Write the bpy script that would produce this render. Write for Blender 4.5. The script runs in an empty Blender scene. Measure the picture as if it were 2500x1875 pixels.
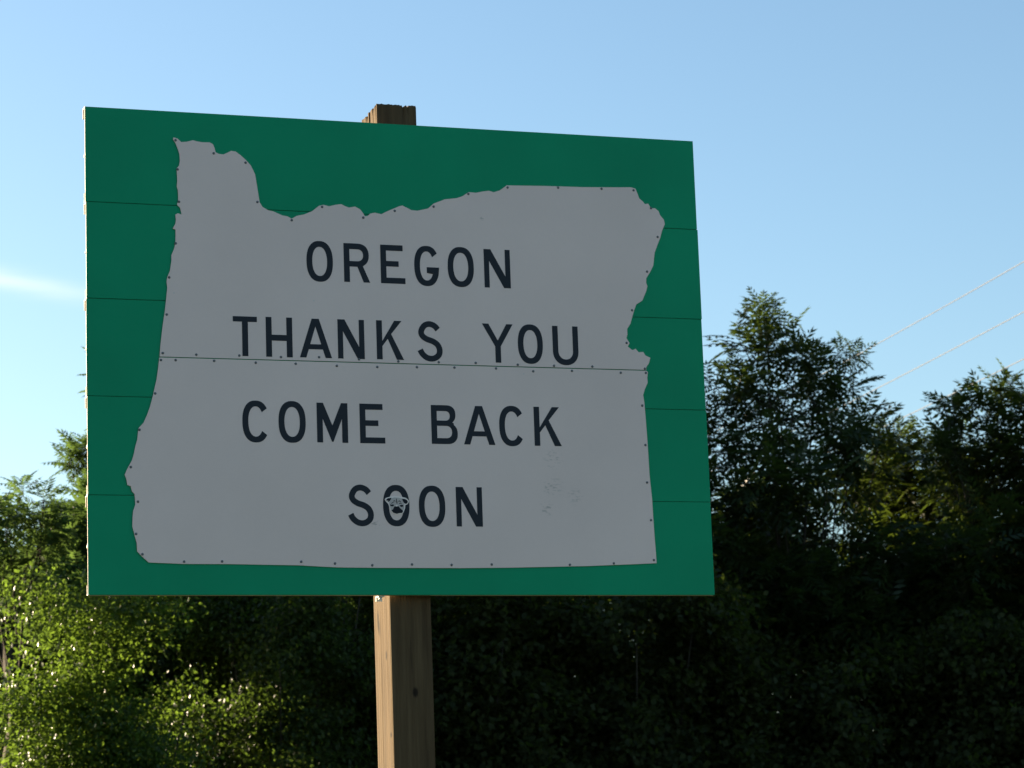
import bpy, bmesh, math, random
import numpy as np
from mathutils import Matrix, Vector

S = bpy.context.scene
COL = S.collection
R = math.radians

# ------------------------------------------------------------------ camera
Z0 = 2.45                                   # height of the sign's lower edge
cam_d = bpy.data.cameras.new('camera')
cam_d.sensor_width = 36.0
cam_d.lens = 96.37
cam_d.clip_start = 0.1
cam_d.clip_end = 3000
cam_d.dof.use_dof = True
cam_d.dof.focus_distance = 8.75
cam_d.dof.aperture_fstop = 13.0
cam = bpy.data.objects.new('camera', cam_d)
COL.objects.link(cam)
M = Matrix(((0.947001, -0.024671, -0.320282), (-0.319324, -0.180768, -0.930245), (-0.034947, 0.983216, -0.179066))).to_4x4()
M.translation = Vector((-2.46939, -8.19029, Z0 - 0.89635))
cam.matrix_world = M
S.camera = cam

# ------------------------------------------------------------------ light
SUN_AZ, SUN_EL = -43.0, 14.0                # azimuth from +Y towards +X
W = bpy.data.worlds.new('World')
S.world = W
W.use_nodes = True
wn, wl = W.node_tree.nodes, W.node_tree.links
bg = wn['Background']
sky = wn.new('ShaderNodeTexSky')
sky.sky_type = 'NISHITA'
sky.sun_disc = False
sky.sun_elevation = R(SUN_EL)
sky.sun_rotation = R(SUN_AZ)
sky.air_density = 1.0
sky.dust_density = 1.0
sky.ozone_density = 2.5
# a thin cirrus streak low in the sky, on the sun's side
def wmath(op, a, b=None, c=None):
    n = wn.new('ShaderNodeMath'); n.operation = op
    for i, v in enumerate((a, b, c)):
        if v is None: continue
        if isinstance(v, (int, float)): n.inputs[i].default_value = v
        else: wl.new(v, n.inputs[i])
    return n.outputs[0]
tc = wn.new('ShaderNodeTexCoord')
sx = wn.new('ShaderNodeSeparateXYZ'); wl.new(tc.outputs['Generated'], sx.inputs[0])
az = wmath('MULTIPLY', wmath('ARCTAN2', sx.outputs['X'], sx.outputs['Y']), 57.2958)
el = wmath('MULTIPLY', wmath('ARCSINE', sx.outputs['Z']), 57.2958)
cn = wn.new('ShaderNodeTexNoise'); cn.inputs['Scale'].default_value = 26; cn.inputs['Detail'].default_value = 3
cmap = wn.new('ShaderNodeMapping'); cmap.inputs['Scale'].default_value = (1, 1, 5)
wl.new(tc.outputs['Generated'], cmap.inputs[0]); wl.new(cmap.outputs[0], cn.inputs['Vector'])
off = wmath('SUBTRACT', el, wmath('MULTIPLY_ADD', az, -0.153, 13.92))
off = wmath('ADD', off, wmath('MULTIPLY_ADD', cn.outputs['Fac'], 0.36, -0.18))
band = wmath('POWER', 2.718, wmath('MULTIPLY', wmath('MULTIPLY', off, off), -22.0))
fade = wn.new('ShaderNodeMapRange'); fade.interpolation_type = 'SMOOTHSTEP'
fade.inputs['From Min'].default_value = 12.5; fade.inputs['From Max'].default_value = 5.0
wl.new(az, fade.inputs['Value'])
lfade = wn.new('ShaderNodeMapRange'); lfade.interpolation_type = 'SMOOTHSTEP'
lfade.inputs['From Min'].default_value = -9; lfade.inputs['From Max'].default_value = 2
wl.new(az, lfade.inputs['Value'])
amt = wmath('MULTIPLY', wmath('MULTIPLY', band, fade.outputs[0]), wmath('MULTIPLY', lfade.outputs[0], 0.75))
mix = wn.new('ShaderNodeMix'); mix.data_type = 'RGBA'
wl.new(amt, mix.inputs[0]); wl.new(sky.outputs[0], mix.inputs[6]); mix.inputs[7].default_value = (5.2, 5.2, 5.1, 1)
bal = wn.new('ShaderNodeMix'); bal.data_type = 'RGBA'; bal.blend_type = 'MULTIPLY'; bal.inputs[0].default_value = 1
wl.new(mix.outputs[2], bal.inputs[6]); bal.inputs[7].default_value = (1.01, 1.045, 1.0, 1)
wl.new(bal.outputs[2], bg.inputs['Color'])
bg.inputs['Strength'].default_value = 0.06

sun_d = bpy.data.lights.new('sun', 'SUN')
sun_d.energy = 5.0
sun_d.angle = R(0.53)
sun_d.color = (1.0, 0.80, 0.54)
sun = bpy.data.objects.new('sun', sun_d)
COL.objects.link(sun)
sdir = Vector((math.sin(R(SUN_AZ)) * math.cos(R(SUN_EL)), math.cos(R(SUN_AZ)) * math.cos(R(SUN_EL)), math.sin(R(SUN_EL))))
sun.rotation_euler = sdir.to_track_quat('Z', 'Y').to_euler()
sun.location = (-20, 20, 30)

vs = S.view_settings
vs.view_transform = 'Standard'
vs.look = 'None'
vs.gamma = 1
vs.use_curve_mapping = False
vs.exposure = 1.98

# ------------------------------------------------------------------ materials
class Mat:
    def __init__(s, name, color=(.5, .5, .5), rough=.6, spec=.5, metal=0.):
        s.m = bpy.data.materials.new(name); s.m.use_nodes = True
        s.n, s.l = s.m.node_tree.nodes, s.m.node_tree.links
        s.b = s.n['Principled BSDF']
        s.b.inputs['Base Color'].default_value = (*color, 1)
        s.b.inputs['Roughness'].default_value = rough
        s.b.inputs['Specular IOR Level'].default_value = spec
        s.b.inputs['Metallic'].default_value = metal
    def node(s, t, **kw):
        n = s.n.new(t)
        for k, v in kw.items():
            if hasattr(n, k): setattr(n, k, v)
            else: n.inputs[k].default_value = v
        return n
    def math(s, op, a, b=None, c=None):
        n = s.n.new('ShaderNodeMath'); n.operation = op
        for i, v in enumerate((a, b, c)):
            if v is None: continue
            if isinstance(v, (int, float)): n.inputs[i].default_value = v
            else: s.l.new(v, n.inputs[i])
        return n.outputs[0]
    def noise(s, scale, detail=3, stretch=(1, 1, 1), rough=.5):
        t = s.n.new('ShaderNodeTexCoord'); mp = s.n.new('ShaderNodeMapping')
        mp.inputs['Scale'].default_value = stretch
        s.l.new(t.outputs['Object'], mp.inputs[0])
        n = s.n.new('ShaderNodeTexNoise'); n.inputs['Scale'].default_value = scale
        n.inputs['Detail'].default_value = detail; n.inputs['Roughness'].default_value = rough
        s.l.new(mp.outputs[0], n.inputs['Vector'])
        return n.outputs['Fac']
    def ramp(s, fac, stops):
        r = s.n.new('ShaderNodeValToRGB'); e = r.color_ramp.elements
        while len(e) < len(stops): e.new(.5)
        for i, (p, c) in enumerate(stops):
            e[i].position = p; e[i].color = (*c, 1) if len(c) == 3 else c
        s.l.new(fac, r.inputs[0])
        return r.outputs[0]
    def mixc(s, fac, a, b, mode='MIX'):
        n = s.n.new('ShaderNodeMix'); n.data_type = 'RGBA'; n.blend_type = mode
        for i, v in ((0, fac), (6, a), (7, b)):
            if isinstance(v, (int, float)): n.inputs[i].default_value = v
            elif isinstance(v, tuple): n.inputs[i].default_value = (*v, 1)
            else: s.l.new(v, n.inputs[i])
        return n.outputs[2]
    def base(s, c): s.l.new(c, s.b.inputs['Base Color'])
    def bump(s, h, strength=.3, dist=.001):
        n = s.n.new('ShaderNodeBump'); n.inputs['Strength'].default_value = strength; n.inputs['Distance'].default_value = dist
        s.l.new(h, n.inputs['Height']); s.l.new(n.outputs[0], s.b.inputs['Normal'])

def sheeting(name, col, var, smudges=(), dirt=.04, spec=.15):
    m = Mat(name, col, .45, spec)
    n1 = m.noise(2.3, 4); n2 = m.noise(60, 3); n3 = m.noise(420, 2)
    a = m.ramp(n1, [(.3, tuple(c * (1 - var) for c in col)), (.7, tuple(c * (1 + var * .6) for c in col))])
    c = m.mixc(m.math('MULTIPLY', n2, dirt), a, (.30, .30, .28))
    c = m.mixc(m.math('MULTIPLY_ADD', n3, .16, -.02), c, tuple(x * .6 for x in col))
    # scattered pale specks where the film is nicked
    vz = m.n.new('ShaderNodeTexVoronoi'); vz.inputs['Scale'].default_value = 5.5
    t = m.n.new('ShaderNodeTexCoord'); m.l.new(t.outputs['Object'], vz.inputs['Vector'])
    sp = m.math('LESS_THAN', vz.outputs['Distance'], .014)
    c = m.mixc(m.math('MULTIPLY', sp, .45), c, (.5, .5, .47))
    for (x, z, r, k) in smudges:
        d = m.n.new('ShaderNodeVectorMath'); d.operation = 'DISTANCE'
        m.l.new(t.outputs['Object'], d.inputs[0]); d.inputs[1].default_value = (x, 0, z)
        f = m.n.new('ShaderNodeMapRange'); f.interpolation_type = 'SMOOTHSTEP'
        m.l.new(d.outputs['Value'], f.inputs['Value'])
        f.inputs['From Min'].default_value = r; f.inputs['From Max'].default_value = r * .2
        ns = m.noise(70, 4, (1, 1, 2.2))
        g = m.n.new('ShaderNodeMapRange'); m.l.new(ns, g.inputs['Value'])
        g.inputs['From Min'].default_value = .52; g.inputs['From Max'].default_value = .68
        c = m.mixc(m.math('MULTIPLY', m.math('MULTIPLY', f.outputs[0], g.outputs[0]), k), c, (.10, .11, .09))
    m.base(c)
    m.bump(m.math('ADD', m.math('MULTIPLY', n1, 2.0), m.math('MULTIPLY', n3, .12)), .25, .004)
    return m.m

GREEN = sheeting('green_sheeting', (.0004, .275, .128), .10, (), .02, .08)
PLATE = sheeting('grey_white_sheeting', (.78, .615, .555), .05,
                 [(.480, .438, .045, .30), (.480, .350, .045, .25), (.460, .345, .03, .3), (.452, .279, .035, .4), (.551, .316, .04, .25), (-.118, .224, .022, .5), (.266, 1.22, .012, .7)])
INK = sheeting('navy_black_film', (.019, .023, .031), .10, (), .02, .1)
ALU = Mat('weathered_aluminium', (.62, .60, .55), .5, .5, .25)
ALU.base(ALU.ramp(ALU.noise(24, 4, (.2, 1, 1)), [(.3, (.26, .24, .20)), (.7, (.46, .43, .37))])); ALU = ALU.m
STEEL = Mat('dull_rivet_metal', (.13, .135, .14), .6, .4, .2).m
ZINC = Mat('galvanised_bracket', (.65, .64, .60), .45, .5, .4).m
STICK_W = Mat('sticker_pale', (.80, .68, .62), .4).m
STICK_G = Mat('sticker_grey', (.48, .42, .39), .4, .2).m
STICK_K = Mat('sticker_black', (.012, .014, .02), .5, .1).m

def wood():
    m = Mat('weathered_timber', rough=.85, spec=.15)
    g1 = m.noise(34, 6, (1, 1, .05), .68); g2 = m.noise(110, 4, (1, 1, .03), .65); g3 = m.noise(5, 4, (1, 1, .25))
    a = m.ramp(g1, [(.30, (.038, .023, .011)), (.48, (.078, .050, .024)), (.72, (.125, .084, .042))])
    a = m.mixc(m.math('MULTIPLY', g3, .55), a, (.080, .056, .031))
    ck = m.n.new('ShaderNodeMapRange'); m.l.new(g2, ck.inputs['Value'])
    ck.inputs['From Min'].default_value = .36; ck.inputs['From Max'].default_value = .26
    a = m.mixc(m.math('MULTIPLY', ck.outputs[0], .75), a, (.025, .017, .010))
    t = m.n.new('ShaderNodeTexCoord'); mp = m.n.new('ShaderNodeMapping'); mp.inputs['Scale'].default_value = (1, 1, .45)
    m.l.new(t.outputs['Object'], mp.inputs[0])
    vo = m.n.new('ShaderNodeTexVoronoi'); vo.inputs['Scale'].default_value = 6.0; m.l.new(mp.outputs[0], vo.inputs['Vector'])
    kn = m.n.new('ShaderNodeMapRange'); m.l.new(vo.outputs['Distance'], kn.inputs['Value'])
    kn.inputs['From Min'].default_value = .15; kn.inputs['From Max'].default_value = .07
    a = m.mixc(m.math('MULTIPLY', kn.outputs[0], .85), a, (.02, .014, .009))
    for (kx, ky, kz, rad, st) in ((-.067, .090, 2.27, .011, .6), (-.067, .176, 2.385, .010, .22), (-.067, .160, 2.36, .007, .2), (-.067, .06, 2.02, .008, .7), (.01, .04, 2.15, .012, .6)):
        mp2 = m.n.new('ShaderNodeMapping'); mp2.inputs['Location'].default_value = (-kx, -ky, -kz * st); mp2.inputs['Scale'].default_value = (1, 1, st)
        m.l.new(t.outputs['Object'], mp2.inputs[0])
        ln = m.n.new('ShaderNodeVectorMath'); ln.operation = 'LENGTH'; m.l.new(mp2.outputs[0], ln.inputs[0])
        kf = m.n.new('ShaderNodeMapRange'); m.l.new(m.math('ADD', ln.outputs['Value'], m.math('MULTIPLY_ADD', g2, .012, -.006)), kf.inputs['Value'])
        kf.inputs['From Min'].default_value = rad; kf.inputs['From Max'].default_value = rad * .5
        a = m.mixc(m.math('MULTIPLY', kf.outputs[0], .92), a, (.012, .008, .005))
    m.base(a)
    m.bump(m.math('ADD', m.math('MULTIPLY', g1, 1.0), m.math('MULTIPLY', g2, .8)), .55, .004)
    return m.m
WOOD = wood()

def leafmat(name, dark, light, trans, tcol, rough=.42, spec=.16):
    m = Mat(name, dark, rough, spec)
    at = m.n.new('ShaderNodeAttribute'); at.attribute_name = 'leaf_tone'
    c = m.ramp(at.outputs['Fac'], [(.0, dark), (.6, tuple((a + b) / 2 for a, b in zip(dark, light))), (1., light)])
    m.base(c)
    tr = m.n.new('ShaderNodeBsdfTranslucent')
    tcn = m.ramp(at.outputs['Fac'], [(0., tuple(x * .7 for x in tcol)), (1., tcol)])
    m.l.new(tcn, tr.inputs['Color'])
    mx = m.n.new('ShaderNodeMixShader'); mx.inputs[0].default_value = trans
    m.l.new(m.b.outputs[0], mx.inputs[1]); m.l.new(tr.outputs[0], mx.inputs[2])
    m.l.new(mx.outputs[0], m.n['Material Output'].inputs['Surface'])
    return m.m
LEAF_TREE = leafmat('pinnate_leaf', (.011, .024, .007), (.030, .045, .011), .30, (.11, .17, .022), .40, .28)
LEAF_SUN = leafmat('sun_tinted_leaf', (.014, .030, .008), (.042, .062, .014), .42, (.15, .25, .05), .36)  # brighter leaf copy, sunlight put into its colour for the left trees
LEAF_DARK = leafmat('shade_tinted_leaf', (.018, .024, .009), (.036, .042, .013), .30, (.12, .18, .02), .40, .06)  # shade put into the leaf: dimmer translucent colour and gloss for shaded foliage
LEAF_MID = leafmat('half_shade_tinted_leaf', (.013, .022, .006), (.030, .042, .010), .33, (.15, .25, .03), .34, .10)  # milder copy, part of the shade painted into the leaf colour
LEAF_BUSH = leafmat('thicket_leaf', (.010, .025, .005), (.036, .055, .010), .36, (.25, .41, .045), .30)
BARK = Mat('bark', (.07, .055, .04), .9, .2)
BARK.base(BARK.ramp(BARK.noise(14, 5, (1, 1, .2)), [(.3, (.018, .014, .010)), (.7, (.055, .044, .032))])); BARK = BARK.m
GROUND = Mat('meadow_ground', (.08, .09, .03), .95, .1)
GROUND.base(GROUND.ramp(GROUND.noise(.35, 8), [(.3, (.035, .05, .015)), (.5, (.06, .065, .024)), (.7, (.09, .085, .04))])); GROUND = GROUND.m
WIRE = Mat('bare_aluminium_wire', (.19, .185, .185), .7, .2).m
POLE = Mat('creosote_pole', (.10, .075, .05), .9, .2).m
PORC = Mat('porcelain', (.35, .33, .30), .25).m

# ------------------------------------------------------------------ helpers
def link(name, me, mat=None, parent=None, loc=(0, 0, 0)):
    o = bpy.data.objects.new(name, me)
    COL.objects.link(o)
    if me is not None and mat is not None:
        for m in (mat if isinstance(mat, (list, tuple)) else [mat]):
            me.materials.append(m)
    o.location = loc
    if parent is not None:
        o.parent = parent
    return o
def tag(o, label=None, cat=None, group=None, kind=None):
    for k, v in (('label', label), ('category', cat), ('group', group), ('kind', kind)):
        if v: o[k] = v
    return o
def thing(name, loc, label, cat, group=None):
    o = link(name, None, None, None, loc)
    o.empty_display_size = .2
    return tag(o, label, cat, group)
def mesh(name, v, f, smooth=False):
    me = bpy.data.meshes.new(name)
    me.from_pydata([tuple(p) for p in v], [], f)
    if smooth:
        for p in me.polygons: p.use_smooth = True
    me.update()
    return me
def flat(name, loops, yfront, thick, mat, parent, loc, bevel=0.0):
    """a flat sheet in the XZ plane from outline loops (metres); holes nest"""
    cu = bpy.data.curves.new(name, 'CURVE'); cu.dimensions = '2D'; cu.fill_mode = 'BOTH'; cu.extrude = thick / 2
    for lp in loops:
        sp = cu.splines.new('POLY'); sp.points.add(len(lp) - 1); sp.use_cyclic_u = True
        for q, p in zip(sp.points, lp): q.co = (p[0], p[1], 0, 1)
    tmp = bpy.data.objects.new('tmp', cu)
    me = bpy.data.meshes.new_from_object(tmp)
    bpy.data.objects.remove(tmp); bpy.data.curves.remove(cu)
    me.name = name
    n = len(me.vertices); co = np.empty(n * 3); me.vertices.foreach_get('co', co); co = co.reshape(-1, 3)
    out = np.stack([co[:, 0], -co[:, 2] + yfront + thick / 2, co[:, 1]], 1)
    me.vertices.foreach_set('co', out.ravel()); me.update()
    me.materials.clear()
    return link(name, me, mat, parent, loc)
def tubes(paths, sides=6):
    """paths: list of (points, radii); one joined mesh"""
    V, F = [], []
    for pts, rad in paths:
        pts = [Vector(p) for p in pts]; b = len(V); n = len(pts)
        for i, p in enumerate(pts):
            d = (pts[min(i + 1, n - 1)] - pts[max(i - 1, 0)]).normalized()
            a = d.cross(Vector((.3, .9, .1))).normalized(); c = d.cross(a)
            for k in range(sides):
                t = 2 * math.pi * k / sides
                V.append(p + (a * math.cos(t) + c * math.sin(t)) * rad[i])
        for i in range(n - 1):
            for k in range(sides):
                k2 = (k + 1) % sides
                F.append((b + i * sides + k, b + i * sides + k2, b + (i + 1) * sides + k2, b + (i + 1) * sides + k))
        F.append(tuple(b + k for k in range(sides))[::-1]); F.append(tuple(b + (n - 1) * sides + k for k in range(sides)))
    return V, F

# ------------------------------------------------------------------ ground
rng = np.random.default_rng(7)
N = 60
gx = np.sign(np.linspace(-1, 1, N)) * np.abs(np.linspace(-1, 1, N)) ** 2.2 * 900
V = [(x, y + 20, 0 if abs(x) < 3 and abs(y + 20) < 3 else .05 * math.sin(x * .31) * math.cos(y * .27)) for y in gx for x in gx]
F = [(j * N + i, j * N + i + 1, (j + 1) * N + i + 1, (j + 1) * N + i) for j in range(N - 1) for i in range(N - 1)]
tag(link('ground', mesh('ground', V, F, True), GROUND), 'dry grassy ground under the sign and the trees', None, None, 'structure')

ASPHALT = Mat('asphalt', (.05, .05, .05), .9, .2)
ASPHALT.base(ASPHALT.ramp(ASPHALT.noise(60, 4), [(.3, (.035, .035, .036)), (.7, (.065, .064, .062))])); ASPHALT = ASPHALT.m
V, F = [], []
for i in range(41):
    x = -200 + 10 * i; V += [(x, -13.5, .08), (x, -4.2, .08)]
F = [(2 * i, 2 * i + 2, 2 * i + 3, 2 * i + 1) for i in range(40)]
tag(link('road', mesh('road', V, F), ASPHALT), 'grey asphalt road passing in front of the sign', None, None, 'structure')

# ------------------------------------------------------------------ the sign
sign = thing('state_sign', (0, .12, 0), 'large green road sign with grey white Oregon outline on a single timber post', 'road sign')
SL = (0, -.12, 0)                           # children are modelled about the sign's front plane
SP = (0, -.12, Z0)

PH, PW = .3048, 1.0203
def panel_mesh(xl, xr, k):
    pr = [(0, .0013), (0, .3035), (.0032, .3035), (.0032, .3046), (.034, .3046), (.034, .271), (.031, .271), (.031, .3012), (.0036, .3012), (.0036, .157), (.021, .149), (.021, .144),
          (.0036, .149), (.0036, .0036), (.019, .0036), (.019, .031), (.022, .031), (.022, .0002), (.0032, .0002), (.0032, .0013)]
    n = len(pr)
    xs = np.linspace(xl, xr, 13)
    r = random.Random(k)
    V = []
    for i, x in enumerate(xs):
        wob = r.uniform(-.0006, .0006)
        for (y, z) in pr: V.append((x, y + wob, z + PH * k))
    F = []
    for i in range(12):
        for j in range(n):
            j2 = (j + 1) % n
            F.append((i * n + j, i * n + j2, (i + 1) * n + j2, (i + 1) * n + j))
    F.append(tuple(range(n))[::-1]); F.append(tuple(12 * n + j for j in range(n)))
    me = mesh('panel', V, F)
    bm = bmesh.new(); bm.from_mesh(me); bmesh.ops.recalc_face_normals(bm, faces=bm.faces); bm.to_mesh(me); bm.free()
    for p in me.polygons:
        p.material_index = 0 if p.center.y < .0044 and p.normal.y < .5 and abs(p.normal.x) < .5 else 1
    return me
for k, (a, b) in enumerate([(-.0003, 0), (.0008, .0012), (0, -.0003), (.0015, .0018), (0, -.0005)]):
    link('panel', panel_mesh(-PW + a, PW + b, k), [GREEN, ALU], sign, SP)

UPPER = [(-742,1438),(-730,1435),(-718,1424),(-701,1426),(-681,1432),(-668,1429),(-648,1427),(-627,1428),(-617,1423),(-612,1411),(-609,1397),(-598,1392),(-584,1391),(-572,1397),(-559,1404),(-545,1403),(-529,1392),(-512,1377),(-496,1360),(-483,1332),(-476,1285),(-470,1242),(-461,1227),(-443,1217),(-426,1214),(-397,1202),(-381,1200),(-367,1193),(-350,1203),(-325,1209),(-299,1221),(-277,1239),(-262,1243),(-244,1239),(-222,1245),(-204,1248),(-189,1241),(-178,1238),(-158,1242),(-142,1234),(-131,1220),(-127,1212),(-118,1213),(-109,1221),(-94,1225),(-72,1221),(-53,1231),(-31,1241),(-12,1250),(-1,1253),(12,1247),(29,1239),(49,1238),(85,1247),(104,1264),(142,1280),(183,1286),(202,1293),(224,1308),(249,1307),(274,1313),(293,1316),(310,1312),(331,1319),(355,1337),(501,1342),(617,1344),(734,1349),(789,1352),(805,1348),(812,1330),(817,1315),(829,1306),(836,1297),(848,1299),(857,1283),(871,1285),(884,1275),(888,1262),(901,1247),(904,1232),(893,1209),(886,1186),(873,1157),(863,1133),(856,1089),(844,1067),(829,1045),(828,1030),(832,1019),(827,1002),(812,970),(790,956),(782,937),(774,914),(766,890),(754,873),(754,854),(750,842),(760,826),(754,814),(768,803),(776,805),(780,808),(791,796),(807,798),(814,786),(831,779),(825,760),(815,747),(815,738),(-795,737),(-792,770),(-786,820),(-783,841),(-777,879),(-772,920),(-768,955),(-770,973),(-768,988),(-759,1009),(-754,1041),(-754,1059),(-745,1080),(-741,1098),(-740,1118),(-740,1141),(-749,1144),(-740,1160),(-738,1174),(-740,1189),(-732,1194),(-720,1190),(-724,1211),(-734,1222),(-730,1234),(-730,1252),(-731,1270),(-734,1280),(-732,1300),(-733,1323),(-734,1338),(-726,1348),(-723,1363),(-724,1384),(-729,1401),(-736,1419),(-744,1432)]
LOWER = [(-796,734),(-799,706),(-805,665),(-814,628),(-818,610),(-826,581),(-836,553),(-847,529),(-863,512),(-867,476),(-873,456),(-878,432),(-884,412),(-898,387),(-907,367),(-902,355),(-899,336),(-889,332),(-885,316),(-877,308),(-875,276),(-882,256),(-884,236),(-885,209),(-880,189),(-872,157),(-871,133),(-855,116),(-836,99),(-728,95),(-587,95),(-367,92),(-309,89),(-244,86),(-129,85),(-13,85),(154,85),(327,87),(585,93),(706,98),(821,103),(817,221),(815,313),(810,390),(809,451),(807,529),(804,606),(803,629),(800,655),(807,674),(818,696),(817,711),(820,731),(816,735)]
RIVETS = [(-736,1429),(-615,1393),(-513,1368),(-477,1242),(-731,1335),(-728,1231),(-740,1097),(-367,1188),(-267,1236),(-132,1207),(-27,1234),(104,1254),(223,1302),(358,1330),(533,1338),(685,1342),(798,1342),(857,1284),(876,1187),(833,1068),(774,936),(750,826),(810,742),(813,728),(725,726),(627,744),(556,728),(495,743),(795,619),(800,489),(800,366),(808,243),(812,113),(673,102),(523,97),(-360,103),(-252,98),(-132,93),(-3,96),(127,95),(260,97),(-727,102),(-609,103),(-855,124),(-874,186),(-867,285),(-888,391),(-860,507),(-810,621),(-762,988),(-771,870),(-785,748),(-680,746),(-791,726),(-745,727),(-624,728),(-544,747),(-411,746),(-288,749),(-158,746),(-29,743),(105,744),(229,745),(371,743),(-492,726),(-364,726),(-231,723),(-99,723),(32,726),(157,728),(297,729),(423,723)]
mm = lambda L: [(x / 1000, z / 1000) for x, z in L]
plate_up = flat('map_plate', [mm(UPPER)], -.004, .003, PLATE, sign, SP)
plate_lo = flat('map_plate', [mm(LOWER)], -.004, .003, PLATE, sign, SP)

# rivets with a low domed head
rv, rf = [(0, -.0026, 0)], []
for r_, y_ in ((.0026, -.0022), (.0042, -.0004), (.0044, .001)):
    for k in range(10):
        t = 2 * math.pi * k / 10; rv.append((r_ * math.cos(t), y_, r_ * math.sin(t)))
for k in range(10):
    k2 = (k + 1) % 10
    rf.append((0, 1 + k, 1 + k2))
    for j in range(2): rf.append((1 + j * 10 + k, 11 + j * 10 + k, 11 + j * 10 + k2, 1 + j * 10 + k2))
rivet_me = mesh('rivet', rv, rf, True); rivet_me.materials.append(STEEL)
for x, z in RIVETS:
    link('rivet', rivet_me, None, plate_up if z > 733 else plate_lo, (x / 1000, -.004, z / 1000))

# ---- lettering: highway style capitals, drawn as outlines
ST = .0188                                   # stroke width
def sup(t, a, b, n=2.35):
    c, s = math.cos(t), math.sin(t)
    return (a * math.copysign(abs(c) ** (2 / n), c), b * math.copysign(abs(s) ** (2 / n), s))
def arc(a, b, t0, t1, m=40, n=2.35):
    return [sup(R(t0 + (t1 - t0) * i / m), a, b, n) for i in range(m + 1)]
def stroke(pts, w):
    P = [Vector(p) for p in pts]; out = []; inn = []
    for i, p in enumerate(P):
        d = (P[min(i + 1, len(P) - 1)] - P[max(i - 1, 0)]).normalized(); nrm = Vector((-d.y, d.x))
        out.append(tuple(p + nrm * w / 2)); inn.append(tuple(p - nrm * w / 2))
    return out + inn[::-1]
def smooth_path(pts, m=6):
    P = [Vector(p) for p in pts]; P = [P[0] * 2 - P[1]] + P + [P[-1] * 2 - P[-2]]; out = []
    for i in range(1, len(P) - 2):
        for k in range(m):
            t = k / m; a, b, c, d = P[i - 1:i + 3]
            out.append(.5 * ((2 * b) + (c - a) * t + (2 * a - 5 * b + 4 * c - d) * t * t + (3 * b - a - 3 * c + d) * t ** 3))
    out.append(P[-2]); return [tuple(p) for p in out]
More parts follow.
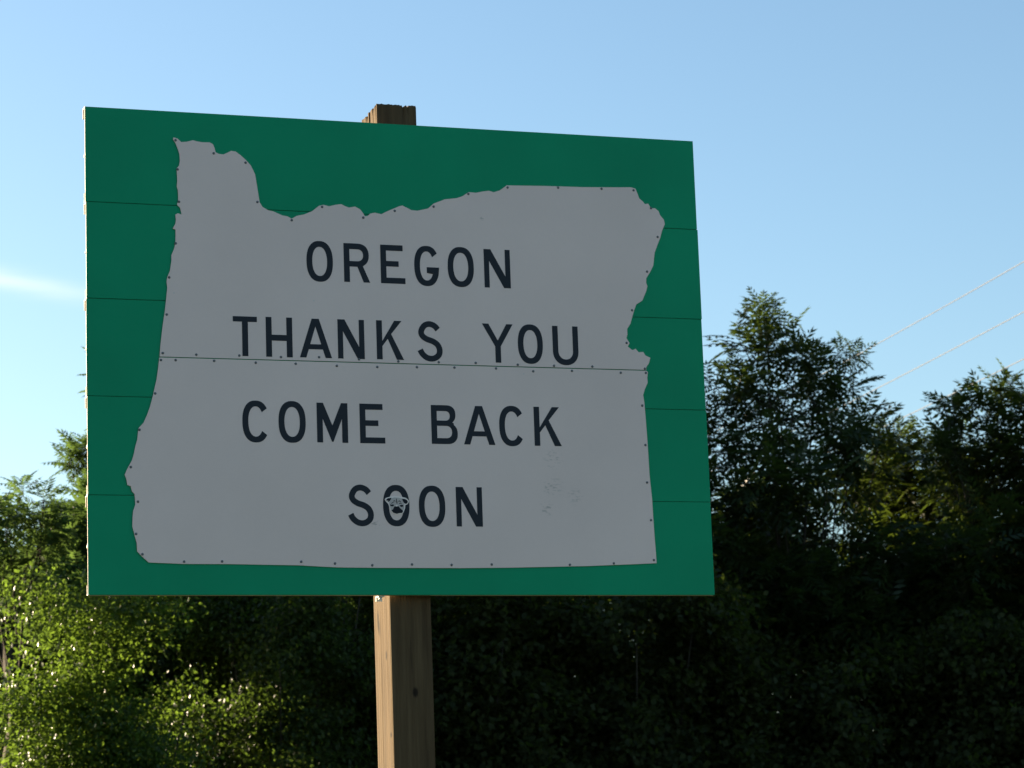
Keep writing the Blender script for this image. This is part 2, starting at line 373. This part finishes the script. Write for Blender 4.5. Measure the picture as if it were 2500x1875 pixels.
def glyph(ch, w, h):
    s = ST; cx, cy = w / 2, h / 2
    sh = lambda L: [(x + cx, y + cy) for x, y in L]
    if ch == 'O': return [sh(arc(cx, cy, 0, 355, 56)), sh(arc(cx - s, cy - s, 0, 355, 56, 2.2))]
    if ch == 'C': return [sh(arc(cx, cy, 36, 324, 50)) + sh(arc(cx - s, cy - s * .98, 324, 36, 50, 2.2))]
    if ch == 'G':
        o = sh(arc(cx, cy, 36, 338, 50)); i = sh(arc(cx - s, cy - s * .98, 335, 36, 50, 2.2))
        return [o + [(w, h * .47), (w * .50, h * .47), (w * .50, h * .47 - s), (w - s, h * .47 - s)] + i]
    if ch == 'S':
        q = [(.83, .795), (.70, .882), (.50, .926), (.30, .885), (.165, .755), (.195, .64), (.37, .555), (.62, .50), (.80, .42), (.885, .30), (.85, .175), (.70, .095), (.52, .073), (.34, .105), (.19, .185), (.10, .285)]
        return [stroke(smooth_path([(x * w, y * h) for x, y in q]), s)]
    if ch == 'E':
        return [[(0, 0), (w, 0), (w, s), (s, s), (s, h * .44), (w * .74, h * .44), (w * .74, h * .44 + s * .95), (s, h * .44 + s * .95), (s, h - s), (w * .92, h - s), (w * .92, h), (0, h)]]
    if ch == 'T':
        return [[(cx - s / 2, 0), (cx + s / 2, 0), (cx + s / 2, h - s * .9), (w, h - s * .9), (w, h), (0, h), (0, h - s * .9), (cx - s / 2, h - s * .9)]]
    if ch == 'H':
        a, b = h * .5 - s * .62, h * .5 + s * .38
        return [[(0, 0), (s, 0), (s, a), (w - s, a), (w - s, 0), (w, 0), (w, h), (w - s, h), (w - s, b), (s, b), (s, h), (0, h)]]
    if ch == 'N':
        return [[(0, 0), (s * .92, 0), (s * .92, h * .70), (w - s * 1.22, 0), (w, 0), (w, h), (w - s * .92, h), (w - s * .92, h * .30), (s * 1.22, h), (0, h)]]
    if ch == 'M':
        return [[(0, 0), (s, 0), (s, h * .60), (cx - s * .12, h * .02), (cx + s * .12, h * .02), (w - s, h * .60), (w - s, 0), (w, 0), (w, h), (w - s * 1.1, h), (cx, h * .43), (s * 1.1, h), (0, h)]]
    if ch == 'A':
        k = s * 1.1
        y1, y2 = h * .215, h * .345
        xi = lambda y: k + (cx - k) * (y / (h * .80))      # inner edge of the left leg
        return [[(0, 0), (k, 0), (xi(y1), y1), (w - xi(y1), y1), (w - k, 0), (w, 0), (cx + s * .62, h), (cx - s * .62, h)],
                [(xi(y2), y2), (cx, h * .80), (w - xi(y2), y2)]]
    if ch == 'K':
        return [[(0, 0), (s, 0), (s, h * .34), (w * .415, h * .53), (w - s * 1.25, 0), (w, 0), (w * .545, h * .655), (w * .945, h), (w * .945 - s * 1.3, h), (s, h * .47), (s, h), (0, h)]]
    if ch == 'Y':
        return [[(cx - s / 2, 0), (cx + s / 2, 0), (cx + s / 2, h * .42), (w, h), (w - s * 1.15, h), (cx, h * .57), (s * 1.15, h), (0, h), (cx - s / 2, h * .42)]]
    if ch == 'U':
        b = h * .36
        lo = [(x + cx, y + b) for x, y in arc(cx, b, 180, 360, 30, 2.15)]
        li = [(x + cx, y + b) for x, y in arc(cx - s, b - s, 360, 180, 30, 2.1)]
        return [[(0, h)] + lo + [(w, h), (w - s, h)] + li + [(s, h)]]
    if ch in 'RB':
        def bowl(x0, y0, y1, xr, rev=False):
            r_ = (y1 - y0) / 2; a = min(r_, xr - x0)
            L = [(x0, y0)] + [(xr - a + x, (y0 + y1) / 2 + y) for x, y in arc(a, r_, -90, 90, 20, 2.3)] + [(x0, y1)]
            return L
        if ch == 'R':
            ob = bowl(s, h * .40, h, w * .97)
            hole = bowl(s, h * .40 + s * .95, h - s, w * .97 - s)
            return [[(0, 0), (s, 0), (s, h * .40), (w * .52, h * .40), (w - s * 1.12, 0), (w, 0)] + [(w * .735, h * .415)] + ob[6:-1] + [(0, h)], hole]
        top = bowl(s, h * .52, h, w * .93); bot = bowl(s, 0, h * .54, w)
        bt = [p for p in top[1:-1] if p[1] > h * .55]; bb = [p for p in bot[1:-1] if p[1] < h * .51]
        return [[(0, 0)] + bb + [(w * .86, h * .53)] + bt + [(0, h)],
                bowl(s, s, h * .535 - s * .45, w - s), bowl(s, h * .535 + s * .45, h - s, w * .93 - s)]
LETTERS = [('O', -322, -236, 992, 1124), ('R', -200, -115, 995, 1121), ('E', -79, 2, 995, 1121), ('G', 33, 116, 991, 1123), ('O', 145, 233, 992, 1124), ('N', 268, 357, 994, 1121),
           ('T', -563, -486, 746, 872), ('H', -458, -373, 746, 873), ('A', -350, -246, 747, 872), ('N', -226, -139, 747, 873), ('K', -99, -10, 748, 874), ('S', 36, 119, 745, 877),
           ('Y', 254, 358, 748, 875), ('O', 374, 459, 747, 877), ('U', 493, 581, 746, 875),
           ('C', -538, -453, 474, 606), ('O', -423, -336, 475, 607), ('M', -300, -200, 478, 604), ('E', -161, -79, 478, 604), ('B', 74, 161, 480, 605), ('A', 181, 286, 480, 605), ('C', 301, 386, 477, 608), ('K', 419, 511, 480, 607),
           ('S', -206, -123, 215, 347), ('O', -92, -6, 216, 347), ('O', 25, 112, 215, 346), ('N', 148, 235, 217, 343)]
for ch, x0, x1, z0, z1 in LETTERS:
    w, h = (x1 - x0) / 1000, (z1 - z0) / 1000
    loops = glyph(ch, w, h)
    flat('letter', loops, -.0046, .0016, INK, plate_up if z0 > 700 else plate_lo, (x0 / 1000, 0, z0 / 1000))

# ---- the pug's head sticker in the first O of SOON
px = lambda L: [((x - 815) * .000241 - .049, .282 - (y - 410) * .000235) for x, y in L]
stk = flat('dog_sticker', [px([(700, 303), (740, 292), (790, 288), (840, 289), (900, 298), (945, 306), (970, 325), (987, 347), (983, 372), (962, 397), (938, 403), (932, 450), (912, 500), (880, 526), (820, 532), (765, 517), (735, 482), (718, 430), (703, 388), (675, 362), (658, 335), (672, 312)])], -.0054, .0016, STICK_W, sign, SP)
def patch(name, pts, mat, y): flat(name, [px(pts)], y, .0012, mat, stk, (0, 0, 0))
patch('face_print', [(735, 318), (790, 304), (850, 306), (900, 318), (926, 385), (920, 450), (898, 495), (870, 514), (815, 520), (768, 502), (742, 470), (728, 425), (716, 380)], STICK_G, -.0058)
for n_, pts in (('ear_print', [(676, 340), (700, 316), (752, 308), (738, 336), (716, 362), (700, 362), (708, 342), (690, 350)]),
                ('ear_print', [(893, 320), (930, 322), (958, 338), (972, 360), (958, 384), (936, 388), (916, 372), (902, 348)]),
                ('eye_print', [(724, 398), (748, 402), (776, 396), (780, 416), (760, 426), (736, 420)]),
                ('eye_print', [(858, 410), (880, 402), (906, 404), (908, 424), (886, 432), (864, 424)]),
                ('muzzle_print', [(790, 424), (815, 412), (846, 424), (862, 446), (906, 486), (888, 512), (850, 514), (820, 524), (772, 510), (744, 480), (770, 462), (778, 440)]),
                ('brow_print', [(812, 320), (820, 320), (824, 344), (830, 384), (818, 388), (814, 350)]),
                ('brow_print', [(770, 352), (790, 342), (806, 356), (796, 360), (786, 352), (774, 360)]),
                ('brow_print', [(842, 352), (858, 344), (880, 362), (872, 366), (858, 354), (844, 362)]),
                ('brow_print', [(744, 382), (768, 366), (790, 376), (770, 374), (748, 390)]),
                ('brow_print', [(850, 384), (874, 374), (898, 388), (876, 384), (852, 392)])):
    patch(n_, pts, STICK_K, -.0062)
patch('nose_print', [(796, 418), (816, 404), (838, 416), (828, 424), (806, 426)], STICK_W, -.0066)

# ---- post
def post_mesh():
    x0, x1, y0, y1 = -.0670, .0690, .0400, .2240
    per = []
    def side(ax, ay, bx, by, n, nx, ny):
        for i in range(n):
            t = i / n; per.append((ax + (bx - ax) * t, ay + (by - ay) * t, nx, ny, t))
    side(x0, y1, x0, y0, 30, 1, 0); side(x0, y0, x1, y0, 28, 0, 1); side(x1, y0, x1, y1, 14, -1, 0); side(x1, y1, x0, y1, 14, 0, -1)
    zt = Z0 + 1.603
    zs = [-.6, 0, .6, 1.2, 1.7] + list(np.arange(1.75, 2.5, .03)) + list(np.arange(2.6, 3.9, .2)) + list(np.arange(3.94, zt - .002, .0075)) + [zt]
    r = random.Random(11)
    groove = [(0, .12, .10, .011), (0, .30, .05, .013), (0, .42, .025, .016), (0, .58, .02, .008), (0, .80, .03, .010), (0, .92, .015, .006),
              (1, .50, .012, .003), (1, .68, .03, .006), (1, .80, .015, .004), (1, .22, .012, .002)]
    V = []
    n = len(per)
    for zi, z in enumerate(zs):
        top = max(0., min(1., (z - (zt - .12)) / .12))
        for k, (x, y, nx, ny, t) in enumerate(per):
            sd = 0 if k < 30 else 1 if k < 58 else 2 if k < 72 else 3
            d = .0005 * math.sin(k * 2.7 + math.sin(z * 2 + k)) + .0004 * math.sin(z * 7 + k * .9)
            drop = 0
            for (gs, gt, gw, gd) in groove:
                if gs == sd:
                    q = math.exp(-((t - gt - .02 * math.sin(z * 9 + gt * 30)) / gw) ** 2)
                    d += gd * q * (top ** 1.3 * (.8 + .4 * math.sin(z * 40 + gt * 50)) + (.10 if gs == 0 else .05))
                    if z == zt: drop += q * gd * (.9 if gs == 0 else .9)
            if z == zt:
                drop += .002 + .0016 * math.sin(k * 1.9) * math.sin(k * .7)
                if sd == 0: drop += .010 * (1 - t) ** 1.2
                if sd == 3: drop += .010 * t
                d += .0025
            cr = .0018 if t == 0 else 0
            V.append((x + nx * d + (cr if x == x0 else -cr if x == x1 else 0), y + ny * d, z - drop))
    F = []
    for i in range(len(zs) - 1):
        for k in range(n):
            k2 = (k + 1) % n
            F.append((i * n + k, i * n + k2, (i + 1) * n + k2, (i + 1) * n + k))
    c = len(V); V.append((.003, .130, zt - .014)); m_ = (len(zs) - 1) * n
    for k in range(n): F.append((m_ + k, m_ + (k + 1) % n, c))
    return mesh('post', V, F)
post = link('post', post_mesh(), WOOD, sign, SL)
# clips that hold the lowest and topmost panel flange to the post
def box(V, F, a, b):
    i = len(V)
    V += [(x, y, z) for z in (a[2], b[2]) for y in (a[1], b[1]) for x in (a[0], b[0])]
    F += [(i, i + 2, i + 3, i + 1), (i + 4, i + 5, i + 7, i + 6), (i, i + 1, i + 5, i + 4), (i + 2, i + 6, i + 7, i + 3), (i, i + 4, i + 6, i + 2), (i + 1, i + 3, i + 7, i + 5)]
V, F = [], []
box(V, F, (-.010, 0, 0), (.010, .030, .003)); box(V, F, (-.010, .027, -.012), (.010, .030, -.0005)); box(V, F, (-.005, .010, -.006), (.005, .020, -.0005))
clip_me = mesh('bracket', V, F); clip_me.materials.append(ZINC)
for x, y, z in ((-.040, .0405, -.0012), (-.100, .014, -.0035)):
    link('bracket', clip_me, None, sign, (SP[0] + x, SP[1] + y, SP[2] + z))

# ------------------------------------------------------------------ foliage
def leaf_cloud(name, tv, tf, P, A, U, size, tone, mat, parent, loc):
    """one mesh of many small leaves: template tv/tf placed at P along A with up U"""
    A = A / np.linalg.norm(A, axis=1, keepdims=True)
    Sd = np.cross(U, A); Sd /= np.maximum(np.linalg.norm(Sd, axis=1, keepdims=True), 1e-6)
    Up = np.cross(A, Sd)
    n, nv = len(P), len(tv)
    V = (P[:, None, :] + size[:, None, None] * (tv[None, :, 0:1] * A[:, None, :] + tv[None, :, 1:2] * Sd[:, None, :] + tv[None, :, 2:3] * Up[:, None, :]))
    V = V.reshape(-1, 3) - np.array(loc)
    k = len(tf[0]); nf = len(tf)
    Fi = (np.array(tf)[None] + (np.arange(n) * nv)[:, None, None]).reshape(-1, k)
    me = bpy.data.meshes.new(name)
    me.vertices.add(len(V)); me.vertices.foreach_set('co', V.ravel().astype(np.float32))
    me.loops.add(Fi.size); me.loops.foreach_set('vertex_index', Fi.ravel().astype(np.int32))
    me.polygons.add(len(Fi)); me.polygons.foreach_set('loop_start', np.arange(0, Fi.size, k, dtype=np.int32))
    me.polygons.foreach_set('loop_total', np.full(len(Fi), k, np.int32))
    me.update(calc_edges=True)
    at = me.attributes.new('leaf_tone', 'FLOAT', 'FACE')
    at.data.foreach_set('value', np.repeat(tone, nf).astype(np.float32))
    return link(name, me, mat, parent, (0, 0, 0))

def pinnate(pairs, ll, lw, droop, seed):
    r = random.Random(seed); V, F = [], []
    def leaflet(x, z, ang, l, w):
        dx, dy = math.cos(ang), math.sin(ang); b = len(V); zz = z - .02
        V.extend([(x, 0, z), (x + dx * l * .45 - dy * w / 2, dy * l * .45 + dx * w / 2, zz - l * .10), (x + dx * l, dy * l, zz - l * .42), (x + dx * l * .45 + dy * w / 2, dy * l * .45 - dx * w / 2, zz - l * .14)])
        F.append((b, b + 1, b + 2, b + 3))
    for i in range(pairs):
        t = .22 + .74 * i / (pairs - 1); z = -droop * t * t
        s_ = .75 + .5 * math.sin(math.pi * (i + 1) / (pairs + 1))
        for sg in (1, -1): leaflet(t + r.uniform(-.02, .02), z, sg * R(58 + r.uniform(-10, 8)), ll * s_ * r.uniform(.9, 1.1), lw * s_)
    leaflet(.97, -droop, r.uniform(-.3, .3), ll, lw)
    b = len(V); V.extend([(0, .008, 0), (0, -.008, 0), (.97, -.004, -droop), (.97, .004, -droop)]); F.append((b, b + 1, b + 2, b + 3))
    return np.array(V), F
PIN = [pinnate(6, .27, .088, .30, 3), pinnate(5, .30, .10, .42, 4)]

def unit(v): return v / np.maximum(np.linalg.norm(v, axis=1, keepdims=True), 1e-9)
def make_tree(name, lobes, base, label, cat, group, dens, seed, skirt=None, leaf=None, shoots=1.0):
    g = np.random.default_rng(seed)
    lobes = list(lobes)
    if skirt:                                # lower boughs that fill the grove below the crown
        x0, x1, za, zb, m_ = skirt
        for _ in range(m_):
            lobes.append((g.uniform(x0, x1), base[1] + g.uniform(-.9, .7), g.uniform(za, zb), g.uniform(.4, .7)))
    root = thing(name, (base[0], base[1], 0), label, cat, group)
    loc = (base[0], base[1], 0)
    lob = np.array(lobes)
    # trunk with limbs that reach each lobe
    paths = []
    hz = max(1.2, lob[:, 2].min() - .8)
    tr = [(0, 0, -.1)] + [(.12 * math.sin(i * 1.7 + seed), .10 * math.cos(i * 1.3 + seed), hz * i / 5) for i in range(1, 6)]
    tt = np.array(tr[-1])
    paths.append((tr, [.15 - .012 * i for i in range(6)]))
    for (x, y, z, r_) in lob:
        e = np.array((x - base[0], y - base[1], z)); st = np.array(tr[4]) if g.random() < .5 else tt
        m1 = st + (e - st) * .45 + np.array((g.normal(0, .12), g.normal(0, .12), .05))
        paths.append(([st, st + (m1 - st) * .5 + (0, 0, .1), m1, m1 + (e - m1) * .6 + (0, 0, .05), e], [.022, .018, .014, .010, .005]))
    # twigs through every lobe
    P, A, U, Sz = [], [], [], []
    for (x, y, z, r_) in lob:
        c = np.array((x, y, z)); nt = max(3, int(dens * (r_ ** 2 * 105 + 6)))
        for _ in range(nt):
            d = g.normal(0, 1, 3); d /= np.linalg.norm(d); d[2] = d[2] * .8 + .25
            q = c + d * r_ * g.random() ** .45 * .95
            ln = min(.45, .12 + r_ * .5) * g.uniform(.6, 1.2)
            td = d * .7 + np.array((g.normal(0, .35), g.normal(0, .35), .35 * shoots)); td /= np.linalg.norm(td)
            st = q - td * ln * .6; en = q + td * ln * .4
            paths.append(([st - loc, en - loc], [.006, .003]))
            for k in range(int(g.integers(5, 9))):
                t = (k + .5) / 7
                ph = k * 2.4 + g.uniform(0, .8)
                a1 = np.cross(td, (.2, .3, .93)); a1 /= np.linalg.norm(a1) + 1e-9; a2 = np.cross(td, a1)
                rd = a1 * math.cos(ph) + a2 * math.sin(ph)
                ld = rd * .85 + td * (.25 + .5 * t) + np.array((0, 0, .12))
                P.append(st + td * ln * t); A.append(ld); U.append(np.array((0, 0, 1.)) + g.normal(0, .25, 3)); Sz.append(g.uniform(.28, .48) * min(1, .60 + r_ * 1.2))
    P, A, U, Sz = map(np.array, (P, A, U, Sz))
    tone = np.clip(g.normal(.42, .22, len(P)), 0, 1)
    V, F = tubes(paths, 5)
    link('trunk', mesh('trunk', V, F, True), BARK, root)
    h = len(P) // 2
    tv = PIN[seed % 2]
    leaf_cloud('crown', tv[0], tv[1], P, unit(A), U, Sz, tone, leaf or LEAF_TREE, root, loc)
    return root

TG = 'broadleaf trees behind the sign'
make_tree('broadleaf_tree', [(13.03,25.93,9.29,0.05),(13.06,26.03,9.12,0.08),(12.89,25.89,8.88,0.14),(13.29,26.21,8.83,0.21),(12.83,25.97,8.55,0.35),(13.36,25.74,8.57,0.22),(13.84,26.07,8.64,0.11),(14.12,25.96,8.63,0.08),(14.43,26.04,8.65,0.03),(13.77,26.07,8.16,0.41),(14.1,25.79,8.0,0.23),(14.57,26.22,7.77,0.25),(12.46,25.93,8.06,0.29),(12.15,25.81,8.11,0.13),(13.19,26.3,7.81,0.69),(13.85,25.62,7.42,0.56),(14.82,26.17,7.57,0.15),(12.3,26.01,7.37,0.53),(12.75,25.17,6.71,0.77),(14.53,26.44,6.92,0.63),(12.14,25.74,6.51,0.61),(13.68,27.05,6.13,0.87)], (13.3, 26.0), 'tall pointed dark tree rising just right of the green sign', 'tree', TG, .5, 21, (11.4, 14.8, 3.4, 5.7, 30))
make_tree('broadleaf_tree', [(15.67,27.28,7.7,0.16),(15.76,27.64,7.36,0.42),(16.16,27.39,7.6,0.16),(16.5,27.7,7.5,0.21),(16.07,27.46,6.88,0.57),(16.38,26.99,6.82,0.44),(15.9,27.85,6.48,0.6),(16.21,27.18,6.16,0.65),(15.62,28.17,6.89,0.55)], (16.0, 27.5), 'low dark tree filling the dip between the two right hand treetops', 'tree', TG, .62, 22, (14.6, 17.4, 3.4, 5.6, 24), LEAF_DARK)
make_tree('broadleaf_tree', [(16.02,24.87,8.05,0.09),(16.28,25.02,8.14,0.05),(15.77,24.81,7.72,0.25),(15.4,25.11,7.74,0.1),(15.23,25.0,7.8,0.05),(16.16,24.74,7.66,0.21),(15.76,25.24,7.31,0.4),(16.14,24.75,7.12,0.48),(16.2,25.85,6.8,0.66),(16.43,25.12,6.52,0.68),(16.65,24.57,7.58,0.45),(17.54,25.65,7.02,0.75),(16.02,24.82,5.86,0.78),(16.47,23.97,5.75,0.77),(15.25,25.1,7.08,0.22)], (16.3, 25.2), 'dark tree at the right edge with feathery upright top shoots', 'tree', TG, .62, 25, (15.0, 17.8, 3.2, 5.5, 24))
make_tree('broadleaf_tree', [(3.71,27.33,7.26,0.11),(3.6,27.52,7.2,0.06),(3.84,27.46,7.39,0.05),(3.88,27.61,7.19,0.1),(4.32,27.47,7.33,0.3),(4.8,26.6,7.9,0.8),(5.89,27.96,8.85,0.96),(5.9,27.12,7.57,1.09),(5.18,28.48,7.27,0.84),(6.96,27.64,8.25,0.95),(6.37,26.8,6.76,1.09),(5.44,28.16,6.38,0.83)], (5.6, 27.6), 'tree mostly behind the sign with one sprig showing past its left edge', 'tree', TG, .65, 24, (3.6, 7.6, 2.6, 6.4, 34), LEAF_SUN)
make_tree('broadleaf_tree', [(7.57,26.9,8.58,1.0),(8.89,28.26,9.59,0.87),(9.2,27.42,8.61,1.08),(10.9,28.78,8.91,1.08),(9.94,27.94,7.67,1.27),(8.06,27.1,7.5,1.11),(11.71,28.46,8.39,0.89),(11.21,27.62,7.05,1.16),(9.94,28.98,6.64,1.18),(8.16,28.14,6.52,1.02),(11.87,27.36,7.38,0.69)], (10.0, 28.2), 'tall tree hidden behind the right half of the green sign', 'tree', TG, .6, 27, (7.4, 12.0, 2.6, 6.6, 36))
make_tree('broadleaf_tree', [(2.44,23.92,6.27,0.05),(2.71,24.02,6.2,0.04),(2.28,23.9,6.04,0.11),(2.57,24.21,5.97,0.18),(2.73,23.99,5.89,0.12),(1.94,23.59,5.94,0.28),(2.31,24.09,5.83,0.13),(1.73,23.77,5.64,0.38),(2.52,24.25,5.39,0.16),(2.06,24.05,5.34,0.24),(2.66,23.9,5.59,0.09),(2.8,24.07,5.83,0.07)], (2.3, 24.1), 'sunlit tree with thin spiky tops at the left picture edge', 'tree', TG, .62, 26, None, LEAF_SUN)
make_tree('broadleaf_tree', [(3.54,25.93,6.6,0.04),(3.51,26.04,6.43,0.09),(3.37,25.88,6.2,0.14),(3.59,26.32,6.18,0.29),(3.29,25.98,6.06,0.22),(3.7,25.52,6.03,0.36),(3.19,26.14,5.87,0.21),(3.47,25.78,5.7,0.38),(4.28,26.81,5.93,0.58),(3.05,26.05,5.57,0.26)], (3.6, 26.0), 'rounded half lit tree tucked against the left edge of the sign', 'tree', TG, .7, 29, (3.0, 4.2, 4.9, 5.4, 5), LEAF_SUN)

make_tree('broadleaf_tree', [], (1.9, 30.2), 'deeper tree added for shade, low behind the two left hand trees', 'tree', TG, .6, 31, (-.8, 4.8, 2.0, 5.9, 64))  # added tree, blocks the low sun from the bush left of the post
make_tree('broadleaf_tree', [], (9.6, 32.6), 'deep dark tree added for shade far back below the middle of the sign', 'tree', TG, .55, 32, (3.8, 11.6, 1.6, 6.4, 84))  # this and the next two are added to keep sun off the bushes
make_tree('broadleaf_tree', [], (14.4, 32.4), 'deep dark tree added for shade far back below the tall pointed tree', 'tree', TG, .55, 33, (11.2, 16.6, 2.0, 7.4, 60))
make_tree('broadleaf_tree', [], (20.0, 31.8), 'deep dark tree added for shade far back at the right picture edge', 'tree', TG, .55, 34, (16.8, 22.5, 2.0, 6.6, 48))

# ---- thicket of vine covered bushes under the trees
BT = np.array([(0, 0, 0), (.28, .30, .05), (.62, .30, .02), (1, 0, -.12), (.62, -.30, .02), (.28, -.30, .05), (.45, 0, -.03)])
BF = [(0, 6, 1), (1, 6, 2), (2, 6, 3), (3, 6, 4), (4, 6, 5), (5, 6, 0)]
BT4 = np.array([(0, 0, 0), (.5, .36, .04), (1, 0, -.1), (.5, -.36, .04)]); BF4 = [(0, 1, 2, 3)]
def make_bush(base, rx, ry, top, n, label, seed, size=(.06, .11), fine=True, lumps=34, leaf=None):
    g = np.random.default_rng(seed)
    root = thing('leafy_bush', (base[0], base[1], 0), label, 'bush', 'vine covered bushes below the trees')
    loc = np.array((base[0], base[1], 0.))
    # an irregular heap of leafy lobes, each made of smaller clumps
    C, wt = [], []
    for k in range(lumps):
        t = 2 * math.pi * g.random(); q = g.random() ** .5; zc = top * (.12 + .74 * g.random())
        lr = g.uniform(.38, .80) * (1.15 if zc < top * .6 else .8)
        c = np.array((base[0] + rx * .8 * q * math.cos(t), base[1] + ry * .8 * q * math.sin(t), zc))
        for _ in range(26):
            d = g.normal(0, 1, 3); d /= np.linalg.norm(d)
            C.append(c + d * np.array((lr, lr, lr * .85)) * g.uniform(.45, 1.0)); wt.append(lr * lr * (1.0 if C[-1][2] > 2.6 else .3))
    C, wt = np.array(C), np.array(wt); m = len(C)
    idx = g.choice(m, n, p=wt / wt.sum())
    P = C[idx] + g.normal(0, 1, (n, 3)) * np.array((.13, .13, .11))
    P[:, 2] = np.maximum(P[:, 2], .05)
    out = P - (loc + np.array((0, 0, top * .45))); out[:, 2] *= .25
    A = unit(unit(out) * .5 + g.normal(0, .7, (n, 3)) + np.array((0, 0, -.25)))
    U = unit(np.array((0, 0, .9)) + unit(out) * .7 + g.normal(0, .45, (n, 3)))
    tone = np.clip(g.normal(.45, .2, n) + .25 * np.sin(idx * 1.37), 0, 1)
    sz = g.uniform(size[0], size[1], n)
    leaf_cloud('foliage', BT if fine else BT4, BF if fine else BF4, P, A, U, sz, tone, leaf or LEAF_BUSH, root, loc)
    paths = []
    for k in range(16):
        c = C[int(g.integers(m))] - loc
        s0 = np.array((c[0] * .25, c[1] * .25, -.05))
        paths.append(([s0, s0 + (c - s0) * .5 + (0, 0, .3), c], [.03, .018, .006]))
    V, F = tubes(paths, 5)
    link('stem', mesh('stem', V, F, True), BARK, root)
    return root
make_bush((3.05, 22.7), 1.35, .6, 5.9, 46000, 'sunlit yellow green bush in the lower left corner', 41, (.032, .072), True, 66)
make_bush((5.5, 24.0), 1.9, 1.3, 6.1, 72000, 'shaded bush left of the timber post, half lit on its left', 42, (.036, .080), True, 60, LEAF_MID)
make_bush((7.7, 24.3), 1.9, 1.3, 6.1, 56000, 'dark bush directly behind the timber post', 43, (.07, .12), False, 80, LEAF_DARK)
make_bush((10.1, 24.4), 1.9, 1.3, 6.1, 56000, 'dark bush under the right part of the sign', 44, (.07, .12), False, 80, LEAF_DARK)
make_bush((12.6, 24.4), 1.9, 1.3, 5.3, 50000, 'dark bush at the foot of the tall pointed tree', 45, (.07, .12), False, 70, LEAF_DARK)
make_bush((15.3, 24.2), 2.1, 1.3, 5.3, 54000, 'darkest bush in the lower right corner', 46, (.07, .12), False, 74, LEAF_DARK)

# ------------------------------------------------------------------ power line
PA, PB = np.array((27.19, 65.48, 0)), np.array((26.16, 36.87, 0))
rows = [(13.49, 14.33, 'topmost of the three pale power lines at upper right'), (12.46, 13.28, 'middle of the three pale power lines at upper right'), (11.51, 12.29, 'lowest of the three pale power lines at upper right')]
for k, (za, zb, lab) in enumerate(rows):
    pts = []
    for i in range(25):
        t = i / 24
        pts.append((PA[0] + (PB[0] - PA[0]) * t, PA[1] + (PB[1] - PA[1]) * t, za + (zb - za) * t - .10 * 4 * t * (1 - t)))
    V, F = tubes([(pts, [.0092] * 25)], 6)
    c = Vector(pts[12])
    tag(link('power_line', mesh('power_line', [Vector(v) - c for v in V], F, True), WIRE, None, c), lab, 'power line', 'power lines above the right hand trees')
